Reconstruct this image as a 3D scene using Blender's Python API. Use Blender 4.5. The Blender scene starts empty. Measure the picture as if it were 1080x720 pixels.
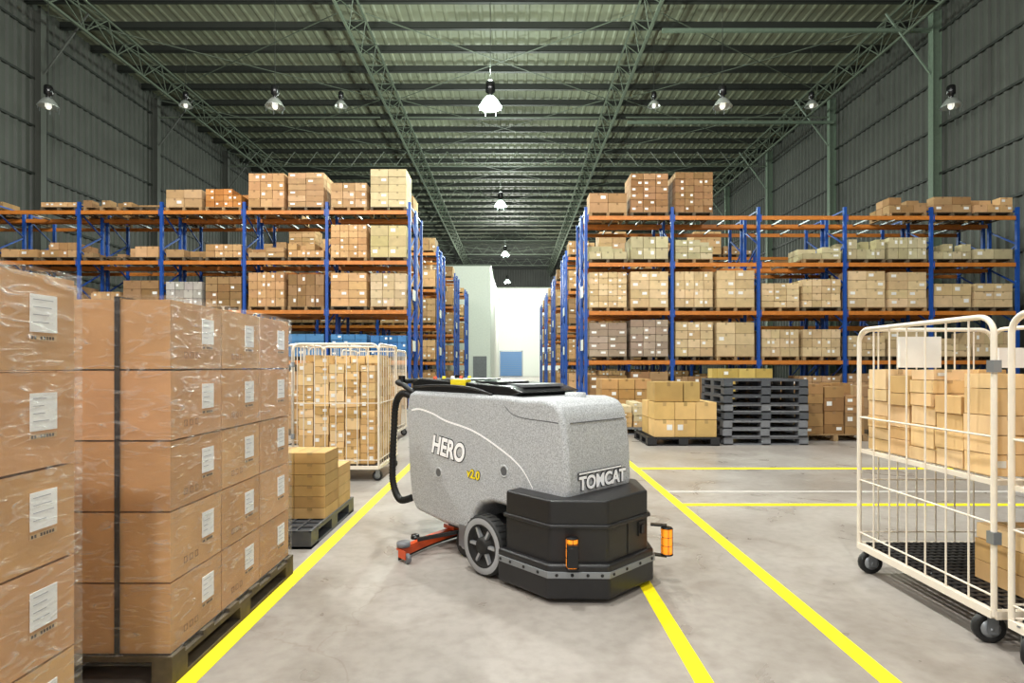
import bpy, math, random
from mathutils import Vector, Matrix
random.seed(7)
S=bpy.context.scene
S.view_settings.view_transform='Standard'
S.view_settings.look='None'

def lin(c):
    c=c/255.0
    return c/12.92 if c<=0.04045 else ((c+0.055)/1.055)**2.4
def C(r,g,b): return (lin(r),lin(g),lin(b),1.0)

# ------------------------------------------------------------ materials
def nt(name):
    m=bpy.data.materials.new(name); m.use_nodes=True
    t=m.node_tree; p=t.nodes['Principled BSDF']
    return m,t,p
def mat(name,col,rough=0.6,metal=0.0,noise=0.0,nscale=8.0,bump=0.0,bscale=60.0,emit=None,es=0,spec=0.5):
    m,t,p=nt(name)
    p.inputs['Base Color'].default_value=col
    p.inputs['Roughness'].default_value=rough
    p.inputs['Metallic'].default_value=metal
    p.inputs['Specular IOR Level'].default_value=spec
    tc=t.nodes.new('ShaderNodeTexCoord')
    if noise>0:
        n=t.nodes.new('ShaderNodeTexNoise'); n.inputs['Scale'].default_value=nscale; n.inputs['Detail'].default_value=6
        t.links.new(tc.outputs['Object'],n.inputs['Vector'])
        r=t.nodes.new('ShaderNodeMapRange'); r.inputs['From Min'].default_value=.3; r.inputs['From Max'].default_value=.7
        r.inputs['To Min'].default_value=1-noise; r.inputs['To Max'].default_value=1+noise
        t.links.new(n.outputs['Fac'],r.inputs['Value'])
        v=t.nodes.new('ShaderNodeVectorMath'); v.operation='SCALE'; v.inputs[0].default_value=col[:3]
        t.links.new(r.outputs['Result'],v.inputs['Scale'])
        t.links.new(v.outputs['Vector'],p.inputs['Base Color'])
    if bump>0:
        n=t.nodes.new('ShaderNodeTexNoise'); n.inputs['Scale'].default_value=bscale
        t.links.new(tc.outputs['Object'],n.inputs['Vector'])
        b=t.nodes.new('ShaderNodeBump'); b.inputs['Strength'].default_value=bump; b.inputs['Distance'].default_value=.01
        t.links.new(n.outputs['Fac'],b.inputs['Height']); t.links.new(b.outputs['Normal'],p.inputs['Normal'])
    if emit:
        p.inputs['Emission Color'].default_value=emit; p.inputs['Emission Strength'].default_value=es
    return m

def attr_mat(name,rough=0.75,noise=.09):
    m,t,p=nt(name)
    a=t.nodes.new('ShaderNodeAttribute'); a.attribute_name='Col'
    tc=t.nodes.new('ShaderNodeTexCoord')
    n=t.nodes.new('ShaderNodeTexNoise'); n.inputs['Scale'].default_value=5; n.inputs['Detail'].default_value=8
    t.links.new(tc.outputs['Object'],n.inputs['Vector'])
    r=t.nodes.new('ShaderNodeMapRange'); r.inputs['From Min'].default_value=.3; r.inputs['From Max'].default_value=.7
    r.inputs['To Min'].default_value=1-noise; r.inputs['To Max'].default_value=1+noise
    t.links.new(n.outputs['Fac'],r.inputs['Value'])
    v=t.nodes.new('ShaderNodeVectorMath'); v.operation='SCALE'
    t.links.new(a.outputs['Color'],v.inputs[0]); t.links.new(r.outputs['Result'],v.inputs['Scale'])
    t.links.new(v.outputs['Vector'],p.inputs['Base Color']); p.inputs['Roughness'].default_value=rough
    p.inputs['Specular IOR Level'].default_value=.3
    return m
M_card=attr_mat('cardboard')
def wrap_mat():
    m,t,p=nt('stretch_wrap'); out=t.nodes['Material Output']
    tr=t.nodes.new('ShaderNodeBsdfTransparent')
    gl=t.nodes.new('ShaderNodeBsdfPrincipled'); gl.inputs['Base Color'].default_value=(.80,.78,.75,1); gl.inputs['Roughness'].default_value=.13
    tc=t.nodes.new('ShaderNodeTexCoord'); mp=t.nodes.new('ShaderNodeMapping')
    mp.inputs['Scale'].default_value=(3,3,10); mp.inputs['Rotation'].default_value=(0.6,0.6,0)
    n=t.nodes.new('ShaderNodeTexNoise'); n.inputs['Scale'].default_value=2.6; n.inputs['Detail'].default_value=9; n.inputs['Distortion'].default_value=1.8
    t.links.new(tc.outputs['Object'],mp.inputs['Vector']); t.links.new(mp.outputs['Vector'],n.inputs['Vector'])
    r=t.nodes.new('ShaderNodeMapRange'); r.inputs['From Min'].default_value=.52; r.inputs['From Max'].default_value=.76
    r.inputs['To Min'].default_value=.06; r.inputs['To Max'].default_value=.42
    t.links.new(n.outputs['Fac'],r.inputs['Value'])
    b=t.nodes.new('ShaderNodeBump'); b.inputs['Strength'].default_value=1.0; b.inputs['Distance'].default_value=.025
    t.links.new(n.outputs['Fac'],b.inputs['Height']); t.links.new(b.outputs['Normal'],gl.inputs['Normal'])
    mx=t.nodes.new('ShaderNodeMixShader'); t.links.new(r.outputs['Result'],mx.inputs[0])
    t.links.new(tr.outputs[0],mx.inputs[1]); t.links.new(gl.outputs[0],mx.inputs[2]); t.links.new(mx.outputs[0],out.inputs['Surface'])
    return m
M_wrap=wrap_mat()
M_wood=mat('pallet_wood',C(146,118,82),.8,noise=.25,nscale=14)
M_dkwood=mat('stained_pallet_wood',C(88,76,58),.8,noise=.3,nscale=14)
M_blackpl=mat('black_plastic',C(34,34,36),.45,noise=.15,nscale=20)
M_greypl=mat('grey_plastic',C(120,122,126),.5,noise=.1)
M_dgreypl=mat('dark_grey_plastic',C(78,81,86),.5,noise=.1)
M_blue=mat('rack_blue_paint',C(22,72,152),.45,noise=.1)
M_orange=mat('rack_orange_paint',C(192,116,44),.5,noise=.12)
M_steel=mat('galvanised_steel',C(150,155,160),.4,.7)
M_cream=mat('cream_tube_paint',C(232,222,206),.35,noise=.05)
M_green=mat('green_structural_paint',C(86,96,82),.55,noise=.1)
M_col=mat('green_column_paint',C(98,114,98),.55,noise=.1)
M_purlin=mat('purlin_steel',C(34,38,33),.6)
M_wall=mat('corrugated_wall_sheet',C(70,73,67),.6,noise=.15,nscale=.6)
M_roof=mat('roof_sheet',C(124,128,108),.6,noise=.12,nscale=.5)
M_white=mat('white_panel',C(234,238,228),.7,noise=.04)
M_rubber=mat('rubber_black',C(22,22,22),.6)
M_yellow=mat('yellow_line_paint',C(250,228,8),.55,noise=.10,nscale=9)
M_whiteline=mat('white_line_paint',C(195,190,184),.6,noise=.1,nscale=12)
M_bluedoor=mat('blue_door',C(90,138,190),.6)

# floor
def floor_mat():
    m,t,p=nt('concrete_floor')
    tc=t.nodes.new('ShaderNodeTexCoord')
    def noise(sc,det,dist=0):
        n=t.nodes.new('ShaderNodeTexNoise'); n.inputs['Scale'].default_value=sc; n.inputs['Detail'].default_value=det; n.inputs['Distortion'].default_value=dist
        t.links.new(tc.outputs['Object'],n.inputs['Vector']); return n
    n1=noise(.55,9,.6); n2=noise(14,8); n3=noise(1.5,10,1.5)
    cr=t.nodes.new('ShaderNodeValToRGB')
    e=cr.color_ramp.elements; e[0].position=.3; e[0].color=C(146,138,131); e[1].position=.66; e[1].color=C(176,170,164)
    t.links.new(n1.outputs['Fac'],cr.inputs['Fac'])
    cr2=t.nodes.new('ShaderNodeValToRGB'); e=cr2.color_ramp.elements
    e[0].position=.30; e[0].color=(.70,.67,.64,1); e[1].position=.50; e[1].color=(1,1,1,1)
    t.links.new(n3.outputs['Fac'],cr2.inputs['Fac'])
    mx=t.nodes.new('ShaderNodeMix'); mx.data_type='RGBA'; mx.blend_type='MULTIPLY'; mx.inputs['Factor'].default_value=.6
    t.links.new(cr.outputs['Color'],mx.inputs['A']); t.links.new(cr2.outputs['Color'],mx.inputs['B'])
    cr3=t.nodes.new('ShaderNodeValToRGB'); e=cr3.color_ramp.elements
    e[0].position=.3; e[0].color=(.82,.81,.80,1); e[1].position=.6; e[1].color=(1,1,1,1)
    t.links.new(n2.outputs['Fac'],cr3.inputs['Fac'])
    mx2=t.nodes.new('ShaderNodeMix'); mx2.data_type='RGBA'; mx2.blend_type='MULTIPLY'; mx2.inputs['Factor'].default_value=.8
    t.links.new(mx.outputs['Result'],mx2.inputs['A']); t.links.new(cr3.outputs['Color'],mx2.inputs['B'])
    vo=t.nodes.new('ShaderNodeTexVoronoi'); vo.feature='DISTANCE_TO_EDGE'; vo.inputs['Scale'].default_value=.42
    wv=t.nodes.new('ShaderNodeVectorMath'); wv.operation='ADD'
    t.links.new(tc.outputs['Object'],wv.inputs[0])
    sc=t.nodes.new('ShaderNodeVectorMath'); sc.operation='SCALE'; sc.inputs['Scale'].default_value=.5
    t.links.new(n3.outputs['Color'],sc.inputs[0]); t.links.new(sc.outputs['Vector'],wv.inputs[1]); t.links.new(wv.outputs['Vector'],vo.inputs['Vector'])
    cr4=t.nodes.new('ShaderNodeValToRGB'); e=cr4.color_ramp.elements
    e[0].position=0; e[0].color=(.66,.58,.52,1); e[1].position=.004; e[1].color=(1,1,1,1)
    t.links.new(vo.outputs['Distance'],cr4.inputs['Fac'])
    mx3=t.nodes.new('ShaderNodeMix'); mx3.data_type='RGBA'; mx3.blend_type='MULTIPLY'; mx3.inputs['Factor'].default_value=.35
    t.links.new(mx2.outputs['Result'],mx3.inputs['A']); t.links.new(cr4.outputs['Color'],mx3.inputs['B'])
    t.links.new(mx3.outputs['Result'],p.inputs['Base Color'])
    rr=t.nodes.new('ShaderNodeMapRange'); rr.inputs['To Min'].default_value=.18; rr.inputs['To Max'].default_value=.45
    t.links.new(n3.outputs['Fac'],rr.inputs['Value']); t.links.new(rr.outputs['Result'],p.inputs['Roughness'])
    b=t.nodes.new('ShaderNodeBump'); b.inputs['Strength'].default_value=.15; b.inputs['Distance'].default_value=.01
    t.links.new(n2.outputs['Fac'],b.inputs['Height']); t.links.new(b.outputs['Normal'],p.inputs['Normal'])
    return m
M_floor=floor_mat()

# ------------------------------------------------------------ mesh builder
class MB:
    def __init__(s): s.v=[];s.f=[];s.m=[];s.c=[];s.mats=[];s.sm=[]
    def mi(s,m):
        if m not in s.mats: s.mats.append(m)
        return s.mats.index(m)
    def add(s,vs,fs,m,col=(1,1,1,1),smooth=False):
        o=len(s.v); s.v+=[tuple(x) for x in vs]; k=s.mi(m)
        for f in fs: s.f.append([i+o for i in f]); s.m.append(k); s.c.append(col); s.sm.append(smooth)
    def box(s,x0,x1,y0,y1,z0,z1,m,col=(1,1,1,1),T=None):
        vs=[Vector(p) for p in ((x0,y0,z0),(x1,y0,z0),(x1,y1,z0),(x0,y1,z0),(x0,y0,z1),(x1,y0,z1),(x1,y1,z1),(x0,y1,z1))]
        if T is not None: vs=[T@v for v in vs]
        s.add(vs,[(0,3,2,1),(4,5,6,7),(0,1,5,4),(1,2,6,5),(2,3,7,6),(3,0,4,7)],m,col)
    def beam(s,p,q,w,h,m,col=(1,1,1,1)):
        p=Vector(p);q=Vector(q);d=(q-p).normalized()
        up=Vector((0,0,1)) if abs(d.z)<.95 else Vector((0,1,0))
        a=d.cross(up).normalized()*w/2; b=a.cross(d).normalized()*h/2
        vs=[p-a-b,p+a-b,p+a+b,p-a+b,q-a-b,q+a-b,q+a+b,q-a+b]
        s.add(vs,[(0,1,2,3),(4,7,6,5),(0,4,5,1),(1,5,6,2),(2,6,7,3),(3,7,4,0)],m,col)
    def sweep(s,path,r,m,seg=8,col=(1,1,1,1),closed=False):
        P=[Vector(p) for p in path]; n=len(P); vs=[];fs=[]
        prev=None
        for i in range(n):
            if closed: d=(P[(i+1)%n]-P[i-1]).normalized()
            else: d=(P[min(i+1,n-1)]-P[max(i-1,0)]).normalized()
            if prev is None:
                a=d.orthogonal().normalized()
            else:
                a=(prev-d*prev.dot(d))
                a=a.normalized() if a.length>1e-5 else d.orthogonal().normalized()
            prev=a; b=d.cross(a)
            for k in range(seg):
                t=2*math.pi*k/seg; vs.append(P[i]+a*math.cos(t)*r+b*math.sin(t)*r)
        R=n if closed else n-1
        for i in range(R):
            j=(i+1)%n
            for k in range(seg):
                k2=(k+1)%seg; fs.append((i*seg+k,i*seg+k2,j*seg+k2,j*seg+k))
        s.add(vs,fs,m,col,True)
        if not closed:
            s.add(vs[:seg],[tuple(range(seg))[::-1]],m,col); s.add(vs[-seg:],[tuple(range(seg))],m,col)
    def lathe(s,prof,m,T=None,seg=24,col=(1,1,1,1),smooth=True):
        vs=[];fs=[]
        for r,h in prof:
            for k in range(seg):
                t=2*math.pi*k/seg; v=Vector((r*math.cos(t),r*math.sin(t),h)); vs.append(T@v if T is not None else v)
        for i in range(len(prof)-1):
            for k in range(seg):
                k2=(k+1)%seg; fs.append((i*seg+k,i*seg+k2,(i+1)*seg+k2,(i+1)*seg+k))
        s.add(vs,fs,m,col,smooth)
    def obj(s,name,parent=None,bevel=0,loc=None):
        me=bpy.data.meshes.new(name); me.from_pydata(s.v,[],s.f)
        for m in s.mats: me.materials.append(m)
        me.polygons.foreach_set('material_index',s.m)
        me.polygons.foreach_set('use_smooth',s.sm)
        ca=me.color_attributes.new('Col','FLOAT_COLOR','CORNER')
        buf=[]
        for f,c in zip(s.f,s.c): buf+=list(c)*len(f)
        ca.data.foreach_set('color',buf); me.update()
        o=bpy.data.objects.new(name,me); S.collection.objects.link(o)
        if loc: o.location=loc
        if parent: o.parent=parent
        if bevel:
            b=o.modifiers.new('bevel','BEVEL'); b.width=bevel; b.segments=2; b.limit_method='ANGLE'
        return o
def smooth_path(pts,k=6):
    P=[Vector(p) for p in pts]; out=[]
    for i in range(len(P)-1):
        p0=P[max(i-1,0)];p1=P[i];p2=P[i+1];p3=P[min(i+2,len(P)-1)]
        for j in range(k):
            t=j/k; out.append(.5*((2*p1)+(-p0+p2)*t+(2*p0-5*p1+4*p2-p3)*t*t+(-p0+3*p1-3*p2+p3)*t**3))
    out.append(P[-1]); return out
def empty(name,loc=(0,0,0),rz=0):
    e=bpy.data.objects.new(name,None); S.collection.objects.link(e); e.location=loc; e.rotation_euler=(0,0,rz); e.empty_display_size=.2; return e

# ------------------------------------------------------------ room shell
XL,XR,YN,YF,ZC=-19.8,17.6,-10.0,87.0,16.4
b=MB(); b.add([(XL,YN,0),(XR,YN,0),(XR,YF,0),(XL,YF,0)],[(0,1,2,3)],M_floor); b.obj('floor')
def corr(name,a0,a1,fn,m,pitch=.38,d=.08):
    b=MB(); vs=[];fs=[]; a=a0;i=0
    while a<a1:
        for k,off in ((0,0),(.55,0),(.68,d),(.87,d)):
            aa=min(a+k*pitch,a1); p,q=fn(aa,off); vs+=[p,q]
        a+=pitch
    p,q=fn(a1,0); vs+=[p,q]
    for i in range(len(vs)//2-1): fs.append((2*i,2*i+1,2*i+3,2*i+2))
    b.add(vs,fs,m); return b.obj(name)
corr('wall_left',YN,YF,lambda a,o:((XL+o,a,0),(XL+o,a,ZC)),M_wall)
corr('wall_right',YN,YF,lambda a,o:((XR-o,a,0),(XR-o,a,ZC)),M_wall)
corr('wall_back',XL,XR,lambda a,o:((a,YF-o,0),(a,YF-o,ZC)),M_wall)
corr('ceiling',XL,XR,lambda a,o:((a,YN,ZC-o),(a,YF,ZC-o)),M_roof,pitch=.5,d=.035)
b=MB(); y=YN+.5
while y<YF-.3:
    b.box(XL+.1,XR-.1,y-.04,y+.04,ZC-.36,ZC-.07,M_purlin); b.box(XL+.1,XR-.1,y-.04,y+.12,ZC-.37,ZC-.34,M_purlin); y+=1.8
b.obj('roof_purlins')
def lattice(b,x,w,zt,zb,y0,y1,step,m,r=.035):
    for dx in (-w,w): b.beam((x+dx,y0,zt),(x+dx,y1,zt),.07,.07,m)
    b.beam((x,y0,zb),(x,y1,zb),.09,.09,m)
    y=y0
    while y<y1-step/2:
        for dx in (-w,w):
            b.beam((x+dx,y,zt),(x,y+step/2,zb),r,r,m); b.beam((x,y+step/2,zb),(x+dx,y+step,zt),r,r,m)
        b.beam((x-w,y,zt),(x+w,y,zt),r,r,m); b.beam((x-w,y,zt),(x+w,y+step,zt),r*.8,r*.8,m)
        y+=step
for nm,x,w in (('roof_truss',-6.7,.45),('roof_truss',5.5,.45),('roof_truss',-17.4,.3),('roof_truss',16.0,.3)):
    b=MB(); lattice(b,x,w,ZC-.42,ZC-1.4,6,YF-.5,1.8,M_green); b.obj(nm)
b=MB()
for y in (23.4,31,38.6,46.2,53.8,61.4,69,76.6):
    for xa,xb in ((XL+.4,-7.3),(-6.1,4.9),(6.1,XR-.4)):
        if y>30:
            b.beam((xa,y,ZC-1.45),(xb,y,ZC-1.45),.06,.06,M_green); n=int((xb-xa)/1.5)
            if y>36:
                for i in range(n):
                    x0=xa+(xb-xa)*i/n;x1=xa+(xb-xa)*(i+1)/n;xm=(x0+x1)/2
                    b.beam((x0,y,ZC-.45),(xm,y,ZC-1.45),.035,.035,M_green); b.beam((xm,y,ZC-1.45),(x1,y,ZC-.45),.035,.035,M_green)
        b.beam((xa,y,ZC-.5),(xb,y+7.4,ZC-.5),.03,.03,M_green); b.beam((xb,y,ZC-.5),(xa,y+7.4,ZC-.5),.03,.03,M_green)
b.beam((6.1,23.4,15.2),(XR-.4,23.4,15.2),.13,.13,M_col); b.beam((6.1,30.6,14.5),(XR-.4,30.6,14.5),.13,.13,M_col)
b.obj('roof_cross_bracing')
for X,s in ((XL+.1,1),(XR-.1,-1)):
    b=MB()
    mc=M_wall if s>0 else M_col
    for i in range(11):
        y=8.2+7.6*i
        b.box(min(X,X+s*.34),max(X,X+s*.34),y-.015,y+.015,0,ZC-.4,mc)
        for xx in (X,X+s*.34): b.box(min(xx,xx+s*.02),max(xx,xx+s*.02),y-.14,y+.14,0,ZC-.4,mc)
        b.beam((X+s*.36,y,ZC-3.0),(X+s*2.2,y,ZC-.5),.06,.06,mc)
    b.obj('steel_wall_columns')
    b=MB()
    for i in range(8):
        z=1.5+i*1.95
        b.beam((X+s*.0,YN+.5,z),(X+s*.0,YF-.5,z),.05,.10,M_purlin)
    b.obj('wall_girts_1' if s>0 else 'wall_girts_2')  # horizontal girts along the wall sheeting
# partitions at the end of the aisle
b=MB(); b.box(-6.8,-1.9,46,70,0.0,9.5,M_white); b.box(-6.85,-1.85,45.95,70.05,9.5,9.62,M_green); b.box(-3.3,-2.2,45.93,46,0,2.2,M_greypl); b.obj('wall_partition_office')
b=MB(); b.box(-3.2,6.5,80,80.3,0,12.4,M_white); b.box(-3.25,6.55,79.95,80.35,12.4,12.55,M_green); b.obj('wall_partition_end')
b=MB()
b.box(-1.9,1.1,79.86,79.92,0.02,3.4,M_bluedoor)
for i in range(12): b.box(-1.9,1.1,79.82,79.86,.05+i*.28,.08+i*.28,M_steel)
b.box(-2.05,-1.9,79.8,79.98,0,3.55,M_steel); b.box(1.1,1.25,79.8,79.98,0,3.55,M_steel); b.box(-2.05,1.25,79.8,79.98,3.4,3.6,M_steel)
b.obj('door_1')
# floor markings
b=MB()
def stripe(x0,x1,y0,y1,m=M_yellow): b.box(x0,x1,y0,y1,.0005,.003,m)
stripe(-1.50,-1.405,-2,16.5); stripe(1.62,1.715,-2,16.5); stripe(.80,.885,-2,7.82)
stripe(1.715,7.5,7.72,7.84); stripe(1.715,9,5.70,5.79); stripe(1.715,8,6.32,6.38,M_whiteline)
b.obj('floor_line_markings')

# ------------------------------------------------------------ rack
def rack_row(name,xs,y0,levels,double=True,ztop=None,dir=1):
    b=MB(); D=1.05; z_t=levels[-1]+.28 if ztop is None else ztop
    banks=[y0]+([y0+D+.25] if double else [])
    for yb in banks:
        for x in xs:
            for yy in (yb,yb+D):
                b.box(x-.045,x+.045,yy-.04,yy+.04,0,z_t,M_blue); b.box(x-.08,x+.08,yy-.07,yy+.07,0,.015,M_blue)
            z=.25;k=0
            while z<z_t-.7:
                a,c=(yb,yb+D) if k%2==0 else (yb+D,yb)
                b.beam((x,a,z),(x,c,z+.62),.035,.045,M_blue); z+=.62;k+=1
            b.beam((x,yb,z_t-.1),(x,yb+D,z_t-.1),.035,.045,M_blue); b.beam((x,yb,.2),(x,yb+D,.2),.035,.045,M_blue)
        for i in range(len(xs)-1):
            xa,xb=sorted((xs[i],xs[i+1]))
            for z in levels:
                for yy in (yb-.045,yb+D-.0):
                    b.box(xa+.05,xb-.05,yy,yy+.045,z-.12,z,M_orange)
                for kx in (.33,.66):
                    xx=xa+(xb-xa)*kx; b.box(xx-.02,xx+.02,yb+.0,yb+D,z-.05,z-.01,M_steel)
                for xx in (xa+.05,xb-.08): b.box(xx,xx+.03,yb-.06,yb-.045,z-.18,z+.04,M_blue)
    x=xs[0]; s=1 if xs[1]<x else -1
    for z in (1.9,3.6): b.box(min(x+s*.05,x+s*.07),max(x+s*.05,x+s*.07),y0+.3,y0+.75,z,z+.35,M_white)
    return b.obj(name)
LV_L=[1.59,3.23,4.84,6.48]; LV_R=[1.58,3.12,4.63,6.09]
xsL=[-3.41-2.7*i for i in range(7)]; xsR=[2.25+2.7*i for i in range(6)]
xsL[-1]=-19.4
rowsL=[18.6,25.5,32.8,39.8]; rowsR=[17.8,24.5,31.5,38.8,46]
for y in rowsL: rack_row('pallet_rack',xsL if y<25 else xsL[:4],y,LV_L)
for y in rowsR: rack_row('pallet_rack',xsR if y<25 else xsR[:4],y,LV_R)
# ------------------------------------------------------------ cartons
TAN=[(182,142,98),(160,126,86),(194,154,108),(144,112,76),(176,142,104)]
def jc(c,a=8):
    d=random.uniform(-a,a); return C(*[max(5,min(250,v+d+random.uniform(-2,2))) for v in c])
WHT=C(230,230,226)
def carton(b,x0,x1,y0,y1,z0,z1,col,tape=True,label=.5,front='-y',T=None):
    c=jc(col,14); b.box(x0,x1,y0,y1,z0,z1,M_card,c,T)
    e=.003
    if tape:
        tc=jc([v*.84 for v in col],6); xm=(x0+x1)/2; tw=min(.03,(x1-x0)*.08)
        b.box(xm-tw,xm+tw,y0-e,y0,z1-(z1-z0)*.22,z1,M_card,tc,T); b.box(xm-tw,xm+tw,y0-e,y1,z1,z1+e*.5,M_card,tc,T)
    if random.random()<label:
        w=(x1-x0)*.26; h=(z1-z0)*.32; lx=x0+(x1-x0)*random.choice((.12,.62)); lz=z0+(z1-z0)*.4
        b.box(lx,lx+w,y0-2*e,y0-e*.2,lz,lz+h,M_card,WHT,T)
def wood_pallet(b,x0,x1,y0,y1,z0,h=.13,m=None,T=None):
    m=m or M_wood
    n=6;w=(y1-y0)
    for i in range(n):
        a=y0+(w-.1)*i/(n-1); b.box(x0,x1,a,a+.1,z0+h-.02,z0+h,m,T=T)
    for i in range(3):
        a=x0+(x1-x0-.09)*i/2
        b.box(a,a+.09,y0,y1,z0+h-.042,z0+h-.02,m,T=T)
        b.box(a,a+.09,y0,y1,z0,z0+.02,m,T=T)
        for j in range(3):
            c=y0+(w-.12)*j/2; b.box(a,a+.09,c,c+.12,z0+.02,z0+h-.042,m,T=T)
def load(b,x0,x1,y0,y1,z0,z1,nx,ny,nz,col,label=.35,tape=True,messy=0):
    wood_pallet(b,x0,x1,y0,y1,z0,m=random.choice((M_wood,M_dkwood,M_dkwood)))
    zb=z0+.13;dx=(x1-x0)/nx;dy=(y1-y0)/ny;dz=(z1-zb)/nz;g=.016
    for k in range(nz):
        for i in range(nx):
            for j in range(ny):
                if 0<j<ny-1 and 0<i<nx-1 and k<nz-1: continue
                if messy and k==nz-1 and random.random()<messy: continue
                q=random.uniform(0,.03)
                carton(b,x0+i*dx+g/2,x0+(i+1)*dx-g/2,y0+j*dy+q,y0+(j+1)*dy-g/2,zb+k*dz,zb+(k+1)*dz-.010,col,tape and j==0,label if j==0 else 0)
def fill_row(name,xs,y0,levels,H,cols=None,dbl=True,dens=1):
    b=MB(); Z=[0]+levels
    for i in range(len(xs)-1):
        xa,xb=sorted((xs[i],xs[i+1])); w=(xb-xa-.1)/2
        for lv in range(5):
            for s in range(2):
                near_right = xs[1]<xs[0]
                k=s if not near_right else 1-s
                x0=xa+.05+k*w+.06; x1=x0+w-.12
                h=H[lv][(2*i+s)%len(H[lv])]*random.uniform(.97,1.03)
                for bank in range(2 if dbl else 1):
                    if bank==1:
                        if random.random()<.45: continue
                        h=min(h,1.2)*random.uniform(.6,1)
                    if h<=.15: continue
                    yb=y0+bank*1.30+.02
                    base=random.choice(TAN)
                    if cols and (i,s,lv) in cols and bank==0: base=cols[(i,s,lv)]
                    nz=max(1,round((h-.13)/random.choice((.2,.25,.31))))
                    load(b,x0,x1,yb,yb+1.0,Z[lv]+.003,Z[lv]+h,random.choice((2,3,4)),3,nz,base,.55,messy=(.0 if h>.8 else .4))
    return b.obj(name)
HL=[[1.2,1.1,1.2,1.0,1.1,1.2],
    [.85,.85,.9,.8,.7,1.0,.8,1.1,.6,.9,1.,.6],
    [1.22,1.2,1.2,1.22,1.1,.95,1.0,.6,.8,1.1,.7,.9],
    [1.2,1.18,.6,.45,.55,.4,.5,.3,.6,.4,.5,.3],
    [1.35,.95,1.28,1.22,.72,.72,.3,.35,.3,.0,.4,.0]]
HR=[[1.1,1.2,1.1,1.2,1.0],
    [1.2,1.25,1.22,1.2,.95,1.0,.8,.9,.7,.9],
    [1.25,1.22,1.25,1.25,.9,1.0,1.25,1.22,.85,.9],
    [.62,.85,.72,.0,.0,.5,.75,.8,.6,.45],
    [.75,1.35,1.38,.0,.0,.0,.0,.62,.62,.62]]
cl={(0,0,1):(60,112,165),(0,1,1):(70,122,170),(1,0,1):(70,120,165),(2,0,4):(184,124,66),(2,1,2):(170,165,156),(1,1,1):(150,165,175),
    (0,0,4):(184,168,128),(0,0,2):(196,174,138),(0,0,3):(186,170,124)}
fill_row('palletised_cartons',xsL,18.6,LV_L,HL,cl)
crr={}
for i in range(5):
    for s in range(2):
        crr[(i,s,3)]=(178,168,132)
        crr[(i,s,2)]=(204,178,136)
        crr[(i,s,1)]=(198,174,134) if i!=0 else (158,140,122)
crr[(0,1,4)]=(146,110,74); crr[(1,0,4)]=(140,106,70)
fill_row('palletised_cartons',xsR,17.8,LV_R,HR,crr)
for k,y in enumerate(rowsL[1:]):
    fill_row('palletised_cartons',xsL[:4],y,LV_L,[[1.1,1.2],[1.0,.8,1.2],[1.2,1.0,.8],[.9,.6,1.1],[.7,1.1,.5]],None,False)
for k,y in enumerate(rowsR[1:]):
    fill_row('palletised_cartons',xsR[:4],y,LV_R,[[1.1,1.2],[1.0,.8,1.2],[1.2,1.0,.8],[.9,.6,1.1],[.7,1.1,.5]],None,False)

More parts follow.
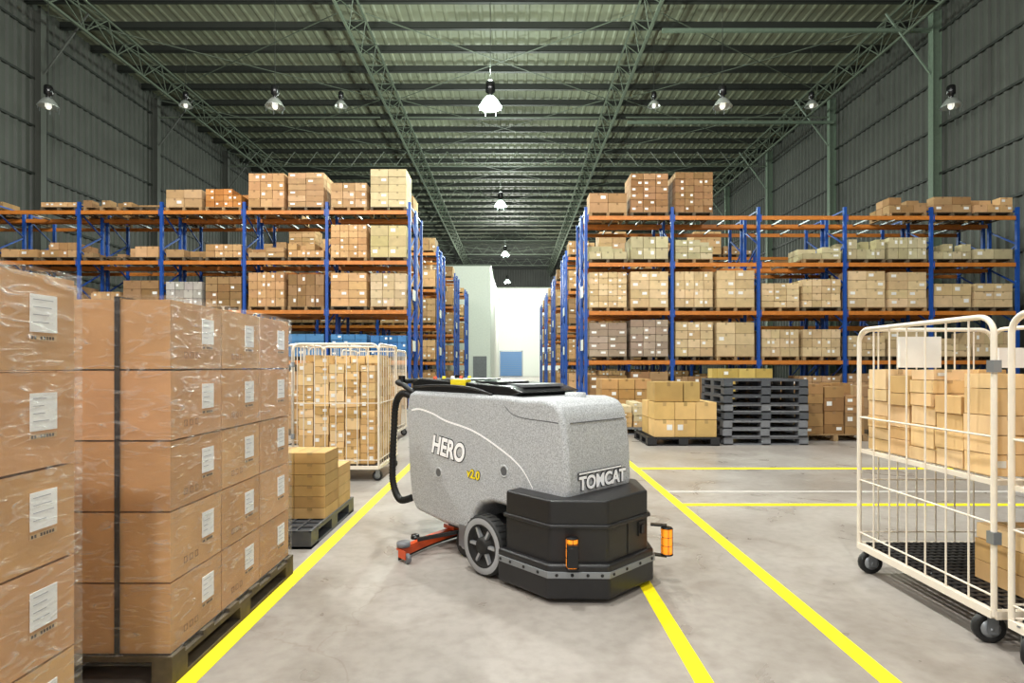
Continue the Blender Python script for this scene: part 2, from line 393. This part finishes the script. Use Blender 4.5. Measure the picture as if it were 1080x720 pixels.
# ------------------------------------------------------------ foreground wrapped pallet stacks
def big_stack(name,y0,y1,xf=-1.51,w=1.10,zt=1.70,straps=(.23,.82)):
    b=MB(); x0=xf-w; ncol=3; nz=5; h=.13
    wood_pallet(b,x0-.02,xf+.02,y0-.02,y1+.02,0,h,M_dkwood)
    b.box(x0,xf,y0,y1,h,h+.004,M_card,C(60,55,50))
    dy=(y1-y0)/ncol; dz=(zt-h-.004)/nz; e=.0025
    for k in range(nz):
        z0=h+.005+k*dz; z1=z0+dz-.008
        for j in range(ncol):
            ya=y0+j*dy+.004; yb=y0+(j+1)*dy-.004; c=jc((204,158,110),7)
            b.box(xf-.5,xf-random.uniform(0,.004),ya,yb,z0,z1,M_card,c)
            lc=yb-.13; lw=.052; lz=z1-.125; lh=.060
            b.box(xf,xf+e,lc-lw,lc+lw,lz-lh,lz+lh,M_card,C(242,242,240))
            for q in range(4):
                b.box(xf+e,xf+e+.0006,lc-lw+.01,lc+lw-.01-random.uniform(0,.05),lz+lh-.018-q*.024,lz+lh-.0155-q*.024,M_card,C(160,160,168))
            b.box(xf,xf+.001,lc-lw,lc+lw,lz-lh-.026,lz-lh-.010,M_card,C(208,176,136))
            for q in range(8):
                if q==2: continue
                b.box(xf+.001,xf+.0016,lc-lw+.004+q*.0115,lc-lw+.012+q*.0115,lz-lh-.023,lz-lh-.013,M_card,C(80,66,56))
            if j<2:
              for q in range(3):
                yy=ya+.10+q*.045; cc=C(134,98,66)
                b.box(xf,xf+.001,yy,yy+.026,z0+.05,z0+.0525,M_card,cc); b.box(xf,xf+.001,yy,yy+.003,z0+.05,z0+.078,M_card,cc)
                b.box(xf,xf+.001,yy+.023,yy+.026,z0+.05,z0+.078,M_card,cc); b.box(xf,xf+.001,yy,yy+.026,z0+.0755,z0+.078,M_card,cc)
        for xa,xb in ((x0,x0+.29),(x0+.3,xf-.508)):
            for j in range(2):
                ya=y0+j*(y1-y0)/2+.004; yb=y0+(j+1)*(y1-y0)/2-.004
                b.box(xa,xb,ya,yb,z0,z1,M_card,jc((204,158,110),7))
    for s in straps:
        xx=xf-s
        b.box(xx-.011,xx+.011,y0-.008,y0-.004,.1,zt+.006,M_blackpl); b.box(xx-.011,xx+.011,y0-.008,y1+.008,zt+.002,zt+.006,M_blackpl)
        b.box(xx-.011,xx+.011,y1+.004,y1+.008,.1,zt+.006,M_blackpl)
    g=.013
    X0,X1,Y0,Y1=(x0-g,xf+g,y0-g,y1+g); zb,zt2=.09,zt+.012
    b.add([(X0,Y0,zb),(X1,Y0,zb),(X1,Y1,zb),(X0,Y1,zb),(X0,Y0,zt2),(X1,Y0,zt2),(X1,Y1,zt2),(X0,Y1,zt2)],
          [(4,5,6,7),(0,1,5,4),(1,2,6,5),(2,3,7,6),(3,0,4,7)],M_wrap)
    return b.obj(name)
big_stack('wrapped_carton_pallet',2.50,3.82)
big_stack('wrapped_carton_pallet',.64,1.96,straps=(.3,.8))

def plastic_pallet(b,x0,x1,y0,y1,z0,h=.14,m=None,T=None):
    m=m or M_greypl
    b.box(x0,x1,y0,y1,z0+h-.035,z0+h-.012,m,T=T)
    n=9
    for i in range(n+1):
        a=x0+(x1-x0-.02)*i/n; b.box(a,a+.02,y0,y1,z0+h-.012,z0+h,m,T=T)
    for i in range(n+1):
        a=y0+(y1-y0-.02)*i/n; b.box(x0,x1,a,a+.02,z0+h-.012,z0+h-.001,m,T=T)
    for i in range(3):
        a=x0+(x1-x0-.16)*i/2
        for j in range(3):
            c=y0+(y1-y0-.16)*j/2; b.box(a,a+.16,c,c+.16,z0+.02,z0+h-.035,m,T=T)
        b.box(a,a+.16,y0,y1,z0,z0+.02,m,T=T)
    for yy in (y0,y1-.16): b.box(x0,x1,yy,yy+.16,z0,z0+.02,m,T=T)
b=MB(); plastic_pallet(b,-2.65,-1.55,4.35,5.5,0,m=M_dgreypl)
for k in range(6):
    for i in range(3):
        x1=-1.56-i*.26
        carton(b,x1-.255,x1,4.7,5.05,.141+k*.091,.141+(k+1)*.091-.004,(200,166,110),True,.2)
        if k<4: carton(b,x1-.255,x1,5.07,5.42,.141+k*.091,.141+(k+1)*.091-.004,(200,166,110),True,.2)
b.obj('small_cartons_on_pallet')

# ------------------------------------------------------------ roll cage trolleys
def rframe(y0,y1,z0,z1,r,ax,const):
    pts=[]
    def P(a,z): return (const,a,z) if ax=='x' else (a,const,z)
    pts.append(P(y0,z0)); pts.append(P(y0,z1-r))
    for i in range(1,7):
        t=math.pi/2*i/6; pts.append(P(y0+r-r*math.cos(t),z1-r+r*math.sin(t)))
    for i in range(0,7):
        t=math.pi/2*i/6; pts.append(P(y1-r+r*math.sin(t),z1-r+r*math.cos(t)))
    pts.append(P(y1,z0)); return pts
def caster(b,x,y,r=.062,ang=0):
    T=Matrix.Translation((x,y,r))@Matrix.Rotation(ang,4,'Z')@Matrix.Rotation(math.pi/2,4,'X')
    b.lathe([(0,-.018),(r*.5,-.018),(r*.52,-.014),(r*.55,-.02),(r*.9,-.02),(r,-.012),(r,.012),(r*.9,.02),(r*.55,.02),(r*.52,.014),(r*.5,.018),(0,.018)],M_rubber,T,20)
    b.lathe([(0,-.022),(r*.6,-.022),(r*.6,.022),(0,.022)],M_steel,T,16)
    R=Matrix.Translation((x,y,0))@Matrix.Rotation(ang,4,'Z')
    for s in (-1,1): b.box(-.02,.03,s*.03-.002,s*.03+.002,r*.7,r*2+.03,M_steel,T=R)
    b.box(-.04,.05,-.04,.04,r*2+.028,r*2+.036,M_steel,T=R)
    b.lathe([(0,-.036),(.008,-.036),(.008,.036),(0,.036)],M_steel,T,8)
def cage(name,x0,x1,y0,y1,zt=1.65,zd=.20,shelf=None,sides=('L','R','B'),nb=6,rails=(.62,1.05),deck=M_blackpl,rt=.014,cr=.062):
    b=MB(); r=.09
    for p,q in (((x0,y0),(x1,y0)),((x1,y0),(x1,y1)),((x1,y1),(x0,y1)),((x0,y1),(x0,y0))):
        b.beam((p[0],p[1],zd-.03),(q[0],q[1],zd-.03),.035,.04,M_cream)
    n=20
    for i in range(1,n):
        xx=x0+(x1-x0)*i/n; b.box(xx-.012,xx+.012,y0+.02,y1-.02,zd-.02,zd-.004,deck)
        yy=y0+(y1-y0)*i/n; b.box(x0+.02,x1-.02,yy-.012,yy+.012,zd-.016,zd,deck)
    for x in (x0+.03,x1-.03):
        for y in (y0+.07,y1-.07): caster(b,x,y,r=cr,ang=random.uniform(-.6,.6))
    def side(ax,const,a0,a1):
        b.sweep(rframe(a0,a1,zd-.04,zt,r,ax,const),rt,M_cream,10)
        def P(a,z): return (const,a,z) if ax=='x' else (a,const,z)
        for z in rails+(zd+.06,):
            b.sweep([P(a0,z),P(a1,z)],.006,M_cream,6)
        for i in range(1,nb+1):
            a=a0+(a1-a0)*i/(nb+1); b.sweep([P(a,zd-.02),P(a,zt-.003)],.0055,M_cream,6)
    if 'L' in sides: side('x',x0,y0,y1)
    if 'R' in sides: side('x',x1,y0,y1)
    if 'B' in sides: side('y',y1,x0,x1)
    if 'F' in sides: side('y',y0,x0,x1)
    if shelf:
        b.beam((x0+.02,y0+.02,shelf-.02),(x1-.02,y0+.02,shelf-.02),.025,.025,M_cream); b.beam((x0+.02,y1-.03,shelf-.02),(x1-.02,y1-.03,shelf-.02),.025,.025,M_cream)
        b.beam((x0+.015,y0,shelf-.02),(x0+.015,y1,shelf-.02),.025,.025,M_cream); b.beam((x1-.015,y0,shelf-.02),(x1-.015,y1,shelf-.02),.025,.025,M_cream)
        for i in range(1,12):
            xx=x0+(x1-x0)*i/12; b.sweep([(xx,y0,shelf-.008),(xx,y1,shelf-.008)],.005,M_cream,6)
    for z in (zt-.25,.55):
        b.box(x0-.02,x0+.02,y0-.022,y0+.022,z-.03,z+.03,M_steel)
    return b
def pile(b,x0,x1,y0,y1,z0,hmax,w,d,h,cols,skip=.1,label=.4,rot=0,gap=.02,hmin=.68):
    nx=max(1,int((x1-x0)/w)); ny=max(1,int((y1-y0)/d)); w=(x1-x0)/nx; d=(y1-y0)/ny
    for i in range(nx):
        for j in range(ny):
            z=z0; H=hmax*random.uniform(hmin,1.0)
            while z<z0+H-.02:
                hh=h*random.choice((.7,.9,1,1.25)); hh=min(hh,z0+hmax-z)
                if hh<.04: break
                q=random.uniform(0,gap); p=random.uniform(0,gap)
                cx=x0+(i+.5)*w; cy=y0+(j+.5)*d
                T=Matrix.Translation((cx,cy,0))@Matrix.Rotation(random.uniform(-rot,rot),4,'Z')
                carton(b,-w/2+.004+q,w/2-.004-p,-d/2+q,d/2-.008,z,z+hh-.004,random.choice(cols),True,label,T=T)
                z+=hh
# right trolleys
b=cage('c',2.38,3.30,2.82,3.92,shelf=.84,nb=6,cr=.075)
LT=[(222,186,134),(212,174,122),(226,194,148)]
pile(b,2.41,3.26,2.87,3.89,.842,.54,.17,.2,.11,LT,label=.4,rot=.08)
pile(b,2.62,3.26,2.87,3.25,.204,.36,.3,.2,.12,LT,label=.2,rot=.03)
b.box(2.62,2.90,3.86,3.885,1.39,1.60,M_card,C(225,225,222)); b.box(2.9,3.2,3.4,3.43,1.39,1.51,M_card,C(225,225,224))
b.obj('roll_cage_trolley')
b=cage('c',2.38,3.30,1.55,2.72,shelf=.84,nb=6,cr=.075)
pile(b,2.42,3.26,1.6,2.66,.842,.4,.21,.25,.145,LT,label=.25)
b.obj('roll_cage_trolley')
# left trolleys
b=cage('c',-2.68,-1.64,6.9,7.95,zt=1.67,sides=('L','R','B','F'),nb=7,rails=(.95,))
pile(b,-2.64,-1.69,6.95,7.88,.204,1.34,.185,.22,.11,[(214,178,124),(198,160,106),(220,190,142)],label=.85,gap=.008,hmin=.9)
b.obj('roll_cage_trolley')
b=cage('c',-3.5,-2.5,8.7,9.7,zt=1.72,sides=('L','R','B','F'),nb=7,rails=(.95,))
pile(b,-3.44,-2.56,8.78,9.62,.204,.9,.2,.3,.14,[(188,150,102)],label=.5)
b.obj('roll_cage_trolley')
b=cage('c',-3.2,-2.2,10.6,11.6,zt=1.7,sides=('L','R','B'),nb=7,rails=(.95,))
pile(b,-3.14,-2.26,10.68,11.52,.204,.8,.2,.3,.14,[(188,150,102)],label=.5)
b.obj('roll_cage_trolley')

# ------------------------------------------------------------ middle-ground goods
b=MB()
for k in range(8):
    dx=random.uniform(-.03,.03)
    plastic_pallet(b,3.72+dx,5.22+dx,10.1+dx,11.3+dx,.0005+k*.146,.144,M_greypl if k in (0,1,2,4) else M_dgreypl)
b.obj('plastic_pallet_stack')
b=MB(); plastic_pallet(b,2.35,3.62,10.0,11.1,0,.15,M_blackpl)
for i in range(3):
    for k in range(2):
        carton(b,2.48+i*.37,2.84+i*.37,10.05,10.5,.152+k*.31,.152+k*.31+.30,(212,176,114),True,.3)
        carton(b,2.48+i*.37,2.84+i*.37,10.55,11.0,.152+k*.31,.152+k*.31+.30,(212,176,114),True,.3)
carton(b,2.5,3.0,10.1,10.7,.775,1.12,(174,144,88),True,0); carton(b,3.02,3.3,10.1,10.6,.775,1.12,(182,150,94),True,0)
b.obj('cartons_on_pallet')
b=MB(); plastic_pallet(b,1.75,2.7,11.6,12.6,0,.15,M_greypl); pile(b,1.8,2.65,11.65,12.5,.152,.5,.2,.3,.13,[(214,198,162),(204,170,120)],label=.8); b.obj('cartons_on_pallet')
b=MB(); wood_pallet(b,5.4,6.6,10.6,11.6,0); pile(b,5.42,6.58,10.65,11.55,.132,.95,.3,.4,.2,[(164,128,86),(146,112,74)],label=.5); b.obj('cartons_on_pallet')
b=MB(); load(b,4.9,6.1,13.4,14.4,0,1.35,3,3,5,(186,160,86)); b.obj('cartons_on_pallet')
b=MB(); load(b,2.1,3.3,13.6,14.6,0,1.1,3,3,4,(180,140,88)); b.obj('cartons_on_pallet')
b=MB(); load(b,7.0,8.2,11.4,12.4,0,1.0,4,3,4,(154,124,88)); b.obj('cartons_on_pallet')
b=MB(); load(b,8.6,9.8,12.6,13.6,0,1.2,3,3,4,(170,136,92)); b.obj('cartons_on_pallet')
for X,Y,h in ((-4.5,7.0,1.2),(-4.6,11.5,1.3),(-6.3,9.5,1.2),(-4.5,14.0,1.2)):
    b=MB(); load(b,X,X+1.2,Y,Y+1.0,0,h,3,3,4,random.choice(TAN)); b.obj('cartons_on_pallet')

# ------------------------------------------------------------ floor scrubber
O=(.73,3.495,0); RZ=math.atan2(-.724,.69)
SC=empty('floor_scrubber_machine',O,RZ)
def speck():
    m,t,p=nt('speckled_grey_polyethylene')
    tc=t.nodes.new('ShaderNodeTexCoord'); n=t.nodes.new('ShaderNodeTexNoise'); n.inputs['Scale'].default_value=120; n.inputs['Detail'].default_value=4
    t.links.new(tc.outputs['Object'],n.inputs['Vector'])
    r=t.nodes.new('ShaderNodeValToRGB'); e=r.color_ramp.elements; e[0].position=.32; e[0].color=C(146,149,152); e[1].position=.64; e[1].color=C(206,209,212)
    t.links.new(n.outputs['Fac'],r.inputs['Fac']); t.links.new(r.outputs['Color'],p.inputs['Base Color']); p.inputs['Roughness'].default_value=.4
    return m
M_speck=speck()
M_seam=mat('tank_seam_grey',C(95,97,100),.5)
M_skirt=mat('black_moulded_plastic',C(30,30,32),.38,noise=.08,nscale=30,bump=.08,bscale=200)
M_panel=mat('control_panel_black',C(20,20,22),.25)
M_red=mat('orange_red_paint',C(218,84,36),.4)
M_amber=mat('amber_lens',C(240,150,45),.12,emit=C(250,140,30),es=.8)
M_pureW=mat('decal_white_glow',C(250,250,250),.5,emit=(1,1,1,1),es=.12); M_pureB=mat('decal_black',C(15,15,15),.5); M_decY=mat('decal_yellow',C(250,225,40),.5)  # white decal glows faintly so lettering stays bright on shaded faces
M_rim=mat('wheel_rim_grey',C(165,167,170),.4,.2)
def prism(name,pts,mode,a,bb,m,bevel=.02,seg=3,parent=SC,taper=None):
    n=len(pts)
    if mode=='v': vs=[(u,a,z) for u,z in pts]+[(u,bb,z) for u,z in pts]
    else: vs=[(u,v,a) for u,v in pts]+[(u,v,bb) for u,v in pts]
    if taper: vs=[taper(*v) for v in vs]
    fs=[tuple(range(n)),tuple(range(2*n-1,n-1,-1))]+[(i,i+n,(i+1)%n+n,(i+1)%n) for i in range(n)]
    me=bpy.data.meshes.new(name); me.from_pydata(vs,[],fs); me.materials.append(m)
    import bmesh
    bm=bmesh.new(); bm.from_mesh(me); bmesh.ops.recalc_face_normals(bm,faces=bm.faces); bm.to_mesh(me); bm.free()
    o=bpy.data.objects.new(name,me); S.collection.objects.link(o); o.parent=parent
    if bevel:
        md=o.modifiers.new('bevel','BEVEL'); md.width=bevel; md.segments=seg; md.limit_method='ANGLE'; md.angle_limit=math.radians(25)
        for p in me.polygons: p.use_smooth=True
        w=o.modifiers.new('wn','WEIGHTED_NORMAL')
    return o
body=[(-1.86,.235),(-1.5,.20),(-1.15,.195),(-1.12,.34),(-1.04,.42),(-.92,.455),(-.72,.45),(-.60,.45),(-.26,.55),(-.235,.64),(-.245,.86),(-.265,1.02),(-.29,1.12),(-.34,1.175),(-.44,1.195),(-.62,1.19),(-.78,1.20),(-1.90,1.20),(-1.98,1.17),(-2.0,1.05),(-1.97,.55),(-1.93,.31)]
prism('body_tank',body,'v',-.335,.335,M_speck,.05,5)
def octa(f,hw,ch,r): return [(r,-hw),(f-ch,-hw),(f,-hw+ch),(f,hw-ch),(f-ch,hw),(r,hw)]
prism('brush_deck_cover',octa(-.03,.455,.245,-.66),'z',.20,.605,M_skirt,.018)
prism('deck_cover_lip',octa(-.015,.468,.248,-.67),'z',.435,.46,M_skirt,.008)
prism('bumper_skirt',octa(0,.49,.257,-.70),'z',.025,.235,M_skirt,.02)
prism('bumper_strip',octa(.006,.497,.259,-.69),'z',.155,.193,M_steel,.002,1)
b=MB()
for v in (-.2,-.07,.07,.2): b.lathe([(0,.004),(.008,.004),(.010,0)],M_pureB,Matrix.Translation((.008,v,.175))@Matrix.Rotation(math.pi/2,4,'Y'),10)
for u in (-.33,-.45,-.57,-.66): b.lathe([(0,.004),(.008,.004),(.010,0)],M_pureB,Matrix.Translation((u,-.499,.175))@Matrix.Rotation(math.pi/2,4,'X'),10)
for t in (.15,.4,.65,.88):
    u=-.253+.259*t; v=-.497+.259*t
    b.lathe([(0,.004),(.008,.004),(.010,0)],M_pureB,Matrix.Translation((u+.002,v-.002,.175))@Matrix.Rotation(-math.pi/4,4,'Z')@Matrix.Rotation(math.pi/2,4,'Y'),10)
b.box(-.034,-.026,-.012,-.008,.24,.43,M_pureB); b.box(-.034,-.022,.10,.16,.33,.42,M_skirt); b.box(-.03,-.012,.115,.145,.345,.40,M_panel)
b.obj('deck_fittings',SC)
prism('control_deck',[(-1.96,1.185),(-.80,1.185),(-.66,1.225),(-.80,1.262),(-1.30,1.285),(-1.86,1.30),(-1.97,1.27)],'v',-.30,.30,M_panel,.015)
b=MB()
b.box(-1.22,-.95,-.24,.05,1.262,1.292,M_skirt); b.box(-1.62,-1.42,-.26,.2,1.288,1.30,M_skirt)
b.box(-1.44,-1.26,-.303,-.25,1.25,1.30,M_decY)
b.box(-1.15,-1.02,-.21,-.08,1.292,1.297,mat('display_glass',C(60,90,80),.1)); 
for i in range(5): b.lathe([(0,.02),(.014,.02),(.016,0)],[M_red,M_decY,M_pureW][i%3],Matrix.Translation((-1.78+i*.0,-.2+i*.09,1.297)),12)
b.sweep(smooth_path([(-.95,-.31,1.20),(-1.2,-.325,1.245),(-1.6,-.325,1.25),(-1.92,-.31,1.23)]),.010,M_skirt,8)
b.lathe([(0,.03),(.07,.03),(.075,.0)],M_speck,Matrix.Translation((-.50,.05,1.19)),20)
b.box(-.92,-.74,-.2,.2,1.255,1.275,M_greypl)
b.obj('dashboard',SC)
b=MB()
b.sweep(smooth_path([(-1.93,-.30,1.18),(-2.06,-.32,1.24),(-2.12,-.30,1.27),(-2.12,.30,1.27),(-2.06,.32,1.24),(-1.93,.30,1.18)]),.022,M_rubber,10)
for v in (-.3,.3): b.sweep([(-2.12,v,1.23),(-2.12,v,1.32)],.03,M_panel,10)
b.box(-2.08,-1.95,-.2,.2,1.05,1.2,M_panel)
b.obj('operator_handle',SC)
b=MB()
hp=smooth_path([(-1.93,-.30,1.14),(-2.06,-.33,1.17),(-2.15,-.34,1.08),(-2.18,-.34,.85),(-2.20,-.34,.60),(-2.19,-.34,.40),(-2.10,-.33,.28),(-1.97,-.30,.31)],8)
b.sweep(hp,.026,M_rubber,12)
for i in range(1,len(hp)-1):
    p=hp[i]; d=(hp[i+1]-hp[i-1]).normalized(); b.sweep([p-d*.006,p+d*.006],.030,M_rubber,12)
b.obj('suction_hose',SC)
def wheel(b,u,v,r,w):
    T=Matrix.Translation((u,v,r))@Matrix.Rotation(math.pi/2,4,'X')
    b.lathe([(r*.70,-w/2),(r*.94,-w/2),(r,-w*.36),(r,w*.36),(r*.94,w/2),(r*.70,w/2)],M_rubber,T,36)
    b.lathe([(r*.72,w*.48),(r*.66,w*.50),(r*.62,w*.2),(r*.3,w*.15),(r*.28,w*.5),(r*.12,w*.52),(0,w*.52)],M_rubber,T,36)
    b.lathe([(r*.92,w*.505),(r*.86,w*.53),(r*.78,w*.53),(r*.72,w*.505)],M_rim,T,36)
    for k in range(6):
        a=k*math.pi/3; b.box(r*.25,r*.70,-.009,.009,w*.12,w*.42,M_rim,T=T@Matrix.Rotation(a,4,'Z'))
    for k in range(28):
        a=k*2*math.pi/28; b.box(r-.002,r+.003,-.006,.006,-w*.36,w*.36,M_rubber,T=T@Matrix.Rotation(a,4,'Z'))
b=MB(); wheel(b,-.87,-.43,.20,.10); wheel(b,-.87,.43,.20,.10); b.sweep([(-.87,-.38,.20),(-.87,.38,.20)],.025,M_steel,10); b.obj('drive_wheels',SC)
b=MB()
for v in (-.30,.30):
    T=Matrix.Translation((-1.25,v,.10))@Matrix.Rotation(math.pi/2,4,'X'); r=.10
    b.lathe([(0,-.025),(r*.5,-.025),(r*.9,-.025),(r,-.015),(r,.015),(r*.9,.025),(r*.5,.025),(0,.025)],M_rubber,T,24)
    b.lathe([(0,.027),(r*.4,.027),(r*.45,.024)],M_rim,T,16)
    b.box(-1.29,-1.19,v-.04,v-.032,.08,.24,M_steel); b.box(-1.29,-1.19,v+.032,v+.04,.08,.24,M_steel)
b.box(-1.15,-.75,-.25,.25,.12,.30,M_skirt); b.box(-1.6,-1.2,-.2,.2,.14,.24,M_skirt)
b.obj('rear_casters_and_chassis',SC)
b=MB()
arc=[(-1.50-.16*math.cos(t*math.pi/2), .72*t) for t in [i/10-1 for i in range(21)]]
for i in range(20):
    (u0,v0),(u1,v1)=arc[i],arc[i+1]
    b.beam((u0,v0,.085),(u1,v1,.085),.045,.014,M_red); b.beam((u0,v0,.045),(u1,v1,.045),.012,.075,M_rubber); b.beam((u0+.02,v0,.055),(u1+.02,v1,.055),.01,.05,M_red)
for v in (-.5,.5): b.lathe([(0,.03),(.03,.03),(.035,0)],M_panel,Matrix.Translation((-1.62,v,.092)),12)
b.beam((-1.66,-.12,.11),(-1.25,-.12,.21),.05,.03,M_panel); b.beam((-1.66,.12,.11),(-1.25,.12,.21),.05,.03,M_panel)
b.box(-1.72,-1.58,-.16,.16,.09,.12,M_red)
for s in (-1,1):
    b.beam((-1.52,s*.55,.115),(-1.3,s*.2,.17),.025,.025,M_panel)
    T=Matrix.Translation((-1.42,s*.70,.035))@Matrix.Rotation(math.pi/2,4,'X'); b.lathe([(0,-.015),(.03,-.015),(.035,-.01),(.035,.01),(.03,.015),(0,.015)],M_greypl,T,16)
    b.box(-1.50,-1.41,s*.70-.025,s*.70-.02,.03,.09,M_red)
    T=Matrix.Translation((-1.50,s*.68,.115)); b.lathe([(0,-.015),(.05,-.015),(.05,.015),(0,.015)],M_greypl,T,16)
b.obj('rear_squeegee',SC)
b=MB()
for u,z in ((-1.548,.58),(-.805,.69)):
    T=Matrix.Translation((u,-.3355,z))@Matrix.Rotation(math.pi/2,4,'X')
    b.lathe([(.045,.0),(.042,.004),(.034,.004),(.030,.001),(0,.001)],M_speck,T,24)
    b.lathe([(.031,.0015),(0,.0015)],M_seam,T,24)
def strip(pts,w,m):
    sw=smooth_path(pts,8); vs=[];fs=[]
    for p in sw: vs+=[(p.x,-.3362,p.z-w),(p.x,-.3362,p.z+w)]
    for i in range(len(sw)-1): fs.append((2*i,2*i+2,2*i+3,2*i+1))
    b.add(vs,fs,m)
strip([(-1.92,0,1.04),(-1.80,0,1.055),(-1.625,0,1.03),(-1.45,0,.985),(-1.127,0,.935),(-.823,0,.83),(-.639,0,.735),(-.53,0,.615)],.007,M_pureW)
strip([(-.80,0,1.135),(-.72,0,1.08),(-.6,0,1.06),(-.45,0,1.055),(-.31,0,1.05)],.003,M_seam)
b.box(-.268,-.2605,-.275,.275,1.045,1.051,M_seam)
b.obj('side_trim',SC)
def text(s,name,loc,rot,size,m,off=0,shear=0,ext=.0006,sx=1):
    c=bpy.data.curves.new(name,'FONT'); c.body=s; c.size=size; c.offset=off; c.shear=shear; c.extrude=ext; c.align_x='LEFT'
    c.materials.append(m)
    o=bpy.data.objects.new(name,c); S.collection.objects.link(o); o.parent=SC; o.location=loc; o.rotation_euler=rot; o.scale=(sx,1,1); return o
R90=math.pi/2
text('HERO','side_lettering',(-1.64,-.3395,.735),(R90,.10,0),.19,M_pureW,.006,.15,sx=.80)
text('HERO','side_lettering_outline',(-1.64,-.3362,.735),(R90,.10,0),.19,M_pureB,.013,.15,sx=.80)
text('v2.0','version_lettering',(-1.20,-.3395,.60),(R90,.05,0),.085,M_decY,.003,.1)
text('v2.0','version_lettering_outline',(-1.20,-.3364,.60),(R90,.05,0),.085,M_pureB,.006,.1)
text('TOMCAT','front_lettering',(-.2285,-.235,.635),(R90,0,R90),.115,M_pureW,.004)
text('TOMCAT','front_lettering_outline',(-.2325,-.235,.635),(R90,0,R90),.115,M_pureB,.009)
b=MB(); b.box(-.236,-.2285,-.235,.20,.730,.739,M_pureW); b.box(-.237,-.2300,-.24,.205,.727,.742,M_pureB); b.obj('front_lettering_bar',SC)
b=MB()
def beacon(u,v,z0,z1,ang):
    Tl=Matrix.Translation((u,v,0))
    b.lathe([(0,z0),(.034,z0),(.036,z0+.01),(.036,z1-.01),(.034,z1),(0,z1)],M_amber,Tl,16)
    for k in range(6):
        a=k*math.pi/3+.3; b.box(.036,.039,-.0015,.0015,z0-.005,z1+.005,M_panel,T=Tl@Matrix.Rotation(a,4,'Z'))
    for k in range(4):
        z=z0+(z1-z0)*k/3; b.lathe([(.036,z-.0015),(.039,z),(.036,z+.0015)],M_panel,Tl,16)
    b.lathe([(0,z1+.008),(.03,z1+.008),(.04,z1),(.0,z1)],M_panel,Tl,16); b.lathe([(0,z0-.008),(.04,z0-.008),(.04,z0),(0,z0)],M_panel,Tl,16)
beacon(-.145,-.40,.225,.395,0)
b.box(-.06,-.005,-.03,.03,.24,.37,M_panel,T=Matrix.Translation((-.145,-.40,0))@Matrix.Rotation(3*math.pi/4,4,'Z'))
beacon(.03,.34,.18,.345,0)
b.beam((-.06,.29,.362),(.03,.34,.362),.04,.012,M_panel); b.beam((-.06,.29,.168),(.03,.34,.165),.04,.012,M_panel)
b.obj('warning_beacons',SC)

# ------------------------------------------------------------ high bay lamps
M_refl=mat('lamp_reflector',C(185,190,185),.3,.5)
M_reflon=mat('lamp_reflector_glass_lit',C(220,235,220),.3,emit=(.72,1,.80,1),es=6)
M_on=mat('lamp_bulb_lit',(1,1,1,1),.5,emit=(.85,1,.88,1),es=120)
M_dim=mat('lamp_glass',C(235,235,215),.3,emit=(1,.97,.85,1),es=.9)
def lamp(x,y,z,s=1,on=0,col=(1,.97,.9),up=0):
    T=Matrix.Translation((x,y,z))@Matrix.Scale(s,4); b=MB()
    b.sweep([(x,y,z+.62*s),(x,y,ZC-.3)],.012,M_purlin,6)
    b.lathe([(0,.62),(.10,.62),(.12,.58),(.12,.36),(.07,.33),(.06,.24)],M_panel,T,16)
    b.lathe([(.06,.24),(.12,.22),(.20,.12),(.27,0),(.29,-.03),(.285,-.03),(.26,0),(.19,.11),(.11,.2),(.0,.22)],M_reflon if on else M_refl,T,24)
    m=M_on if on else M_dim
    b.lathe([(0,.16),(.05,.14),(.085,.05),(.085,-.02),(.05,-.09),(0,-.11)],m,T,16)
    for k in range(6): b.box(.27,.275,-.004,.004,-.16,.0,M_steel,T=T@Matrix.Rotation(k*math.pi/3,4,'Z'))
    o=b.obj('high_bay_lamp')
    for en,dz in ((on,-.45*s),(up,.95*s)):  # second point is an unseen uplight added above to brighten the roof
        if en:
            L=bpy.data.lights.new('high_bay_and_uplight','POINT'); L.energy=en; L.color=col; L.shadow_soft_size=.25
            lo=bpy.data.objects.new('high_bay_and_uplight',L); S.collection.objects.link(lo); lo.parent=o; lo.location=(x,y,z+dz)
Gc=(.86,1,.88)
lamp(-.87,21,11,1.45,3000,Gc,420); lamp(-.8,34,11,1.25,2600,Gc,250); lamp(-.75,49,11,1.2,3200,Gc,200); lamp(-.75,65,11,1.2,9500,(1,1,.95))
for px,s in ((51,1.2),(290,1.2),(762,1.2),(1003,1.2)): lamp((px-542)*21/600,21,11,s)
for X in (-15,-7.9,6.4,13.6): lamp(X,26,13.3,1.0)
W=(1,.98,.945)
for X,e in ((-9,1700),(-.8,2300),(7.5,650)):
    for Y in (-4,3.5,10.5): lamp(X,Y,11.5,1.1,e,W)

# ------------------------------------------------------------ world and camera
w=bpy.data.worlds.new('World'); S.world=w; w.use_nodes=True
w.node_tree.nodes['Background'].inputs[0].default_value=(1,.99,.97,1); w.node_tree.nodes['Background'].inputs[1].default_value=.68
cam=bpy.data.cameras.new('Camera'); co=bpy.data.objects.new('Camera',cam); S.collection.objects.link(co)
co.location=(0,0,1.4); co.rotation_euler=(math.pi/2,0,0); cam.sensor_width=36; cam.lens=20; cam.shift_x=-.00185; cam.shift_y=.0241; cam.clip_end=300
S.camera=co
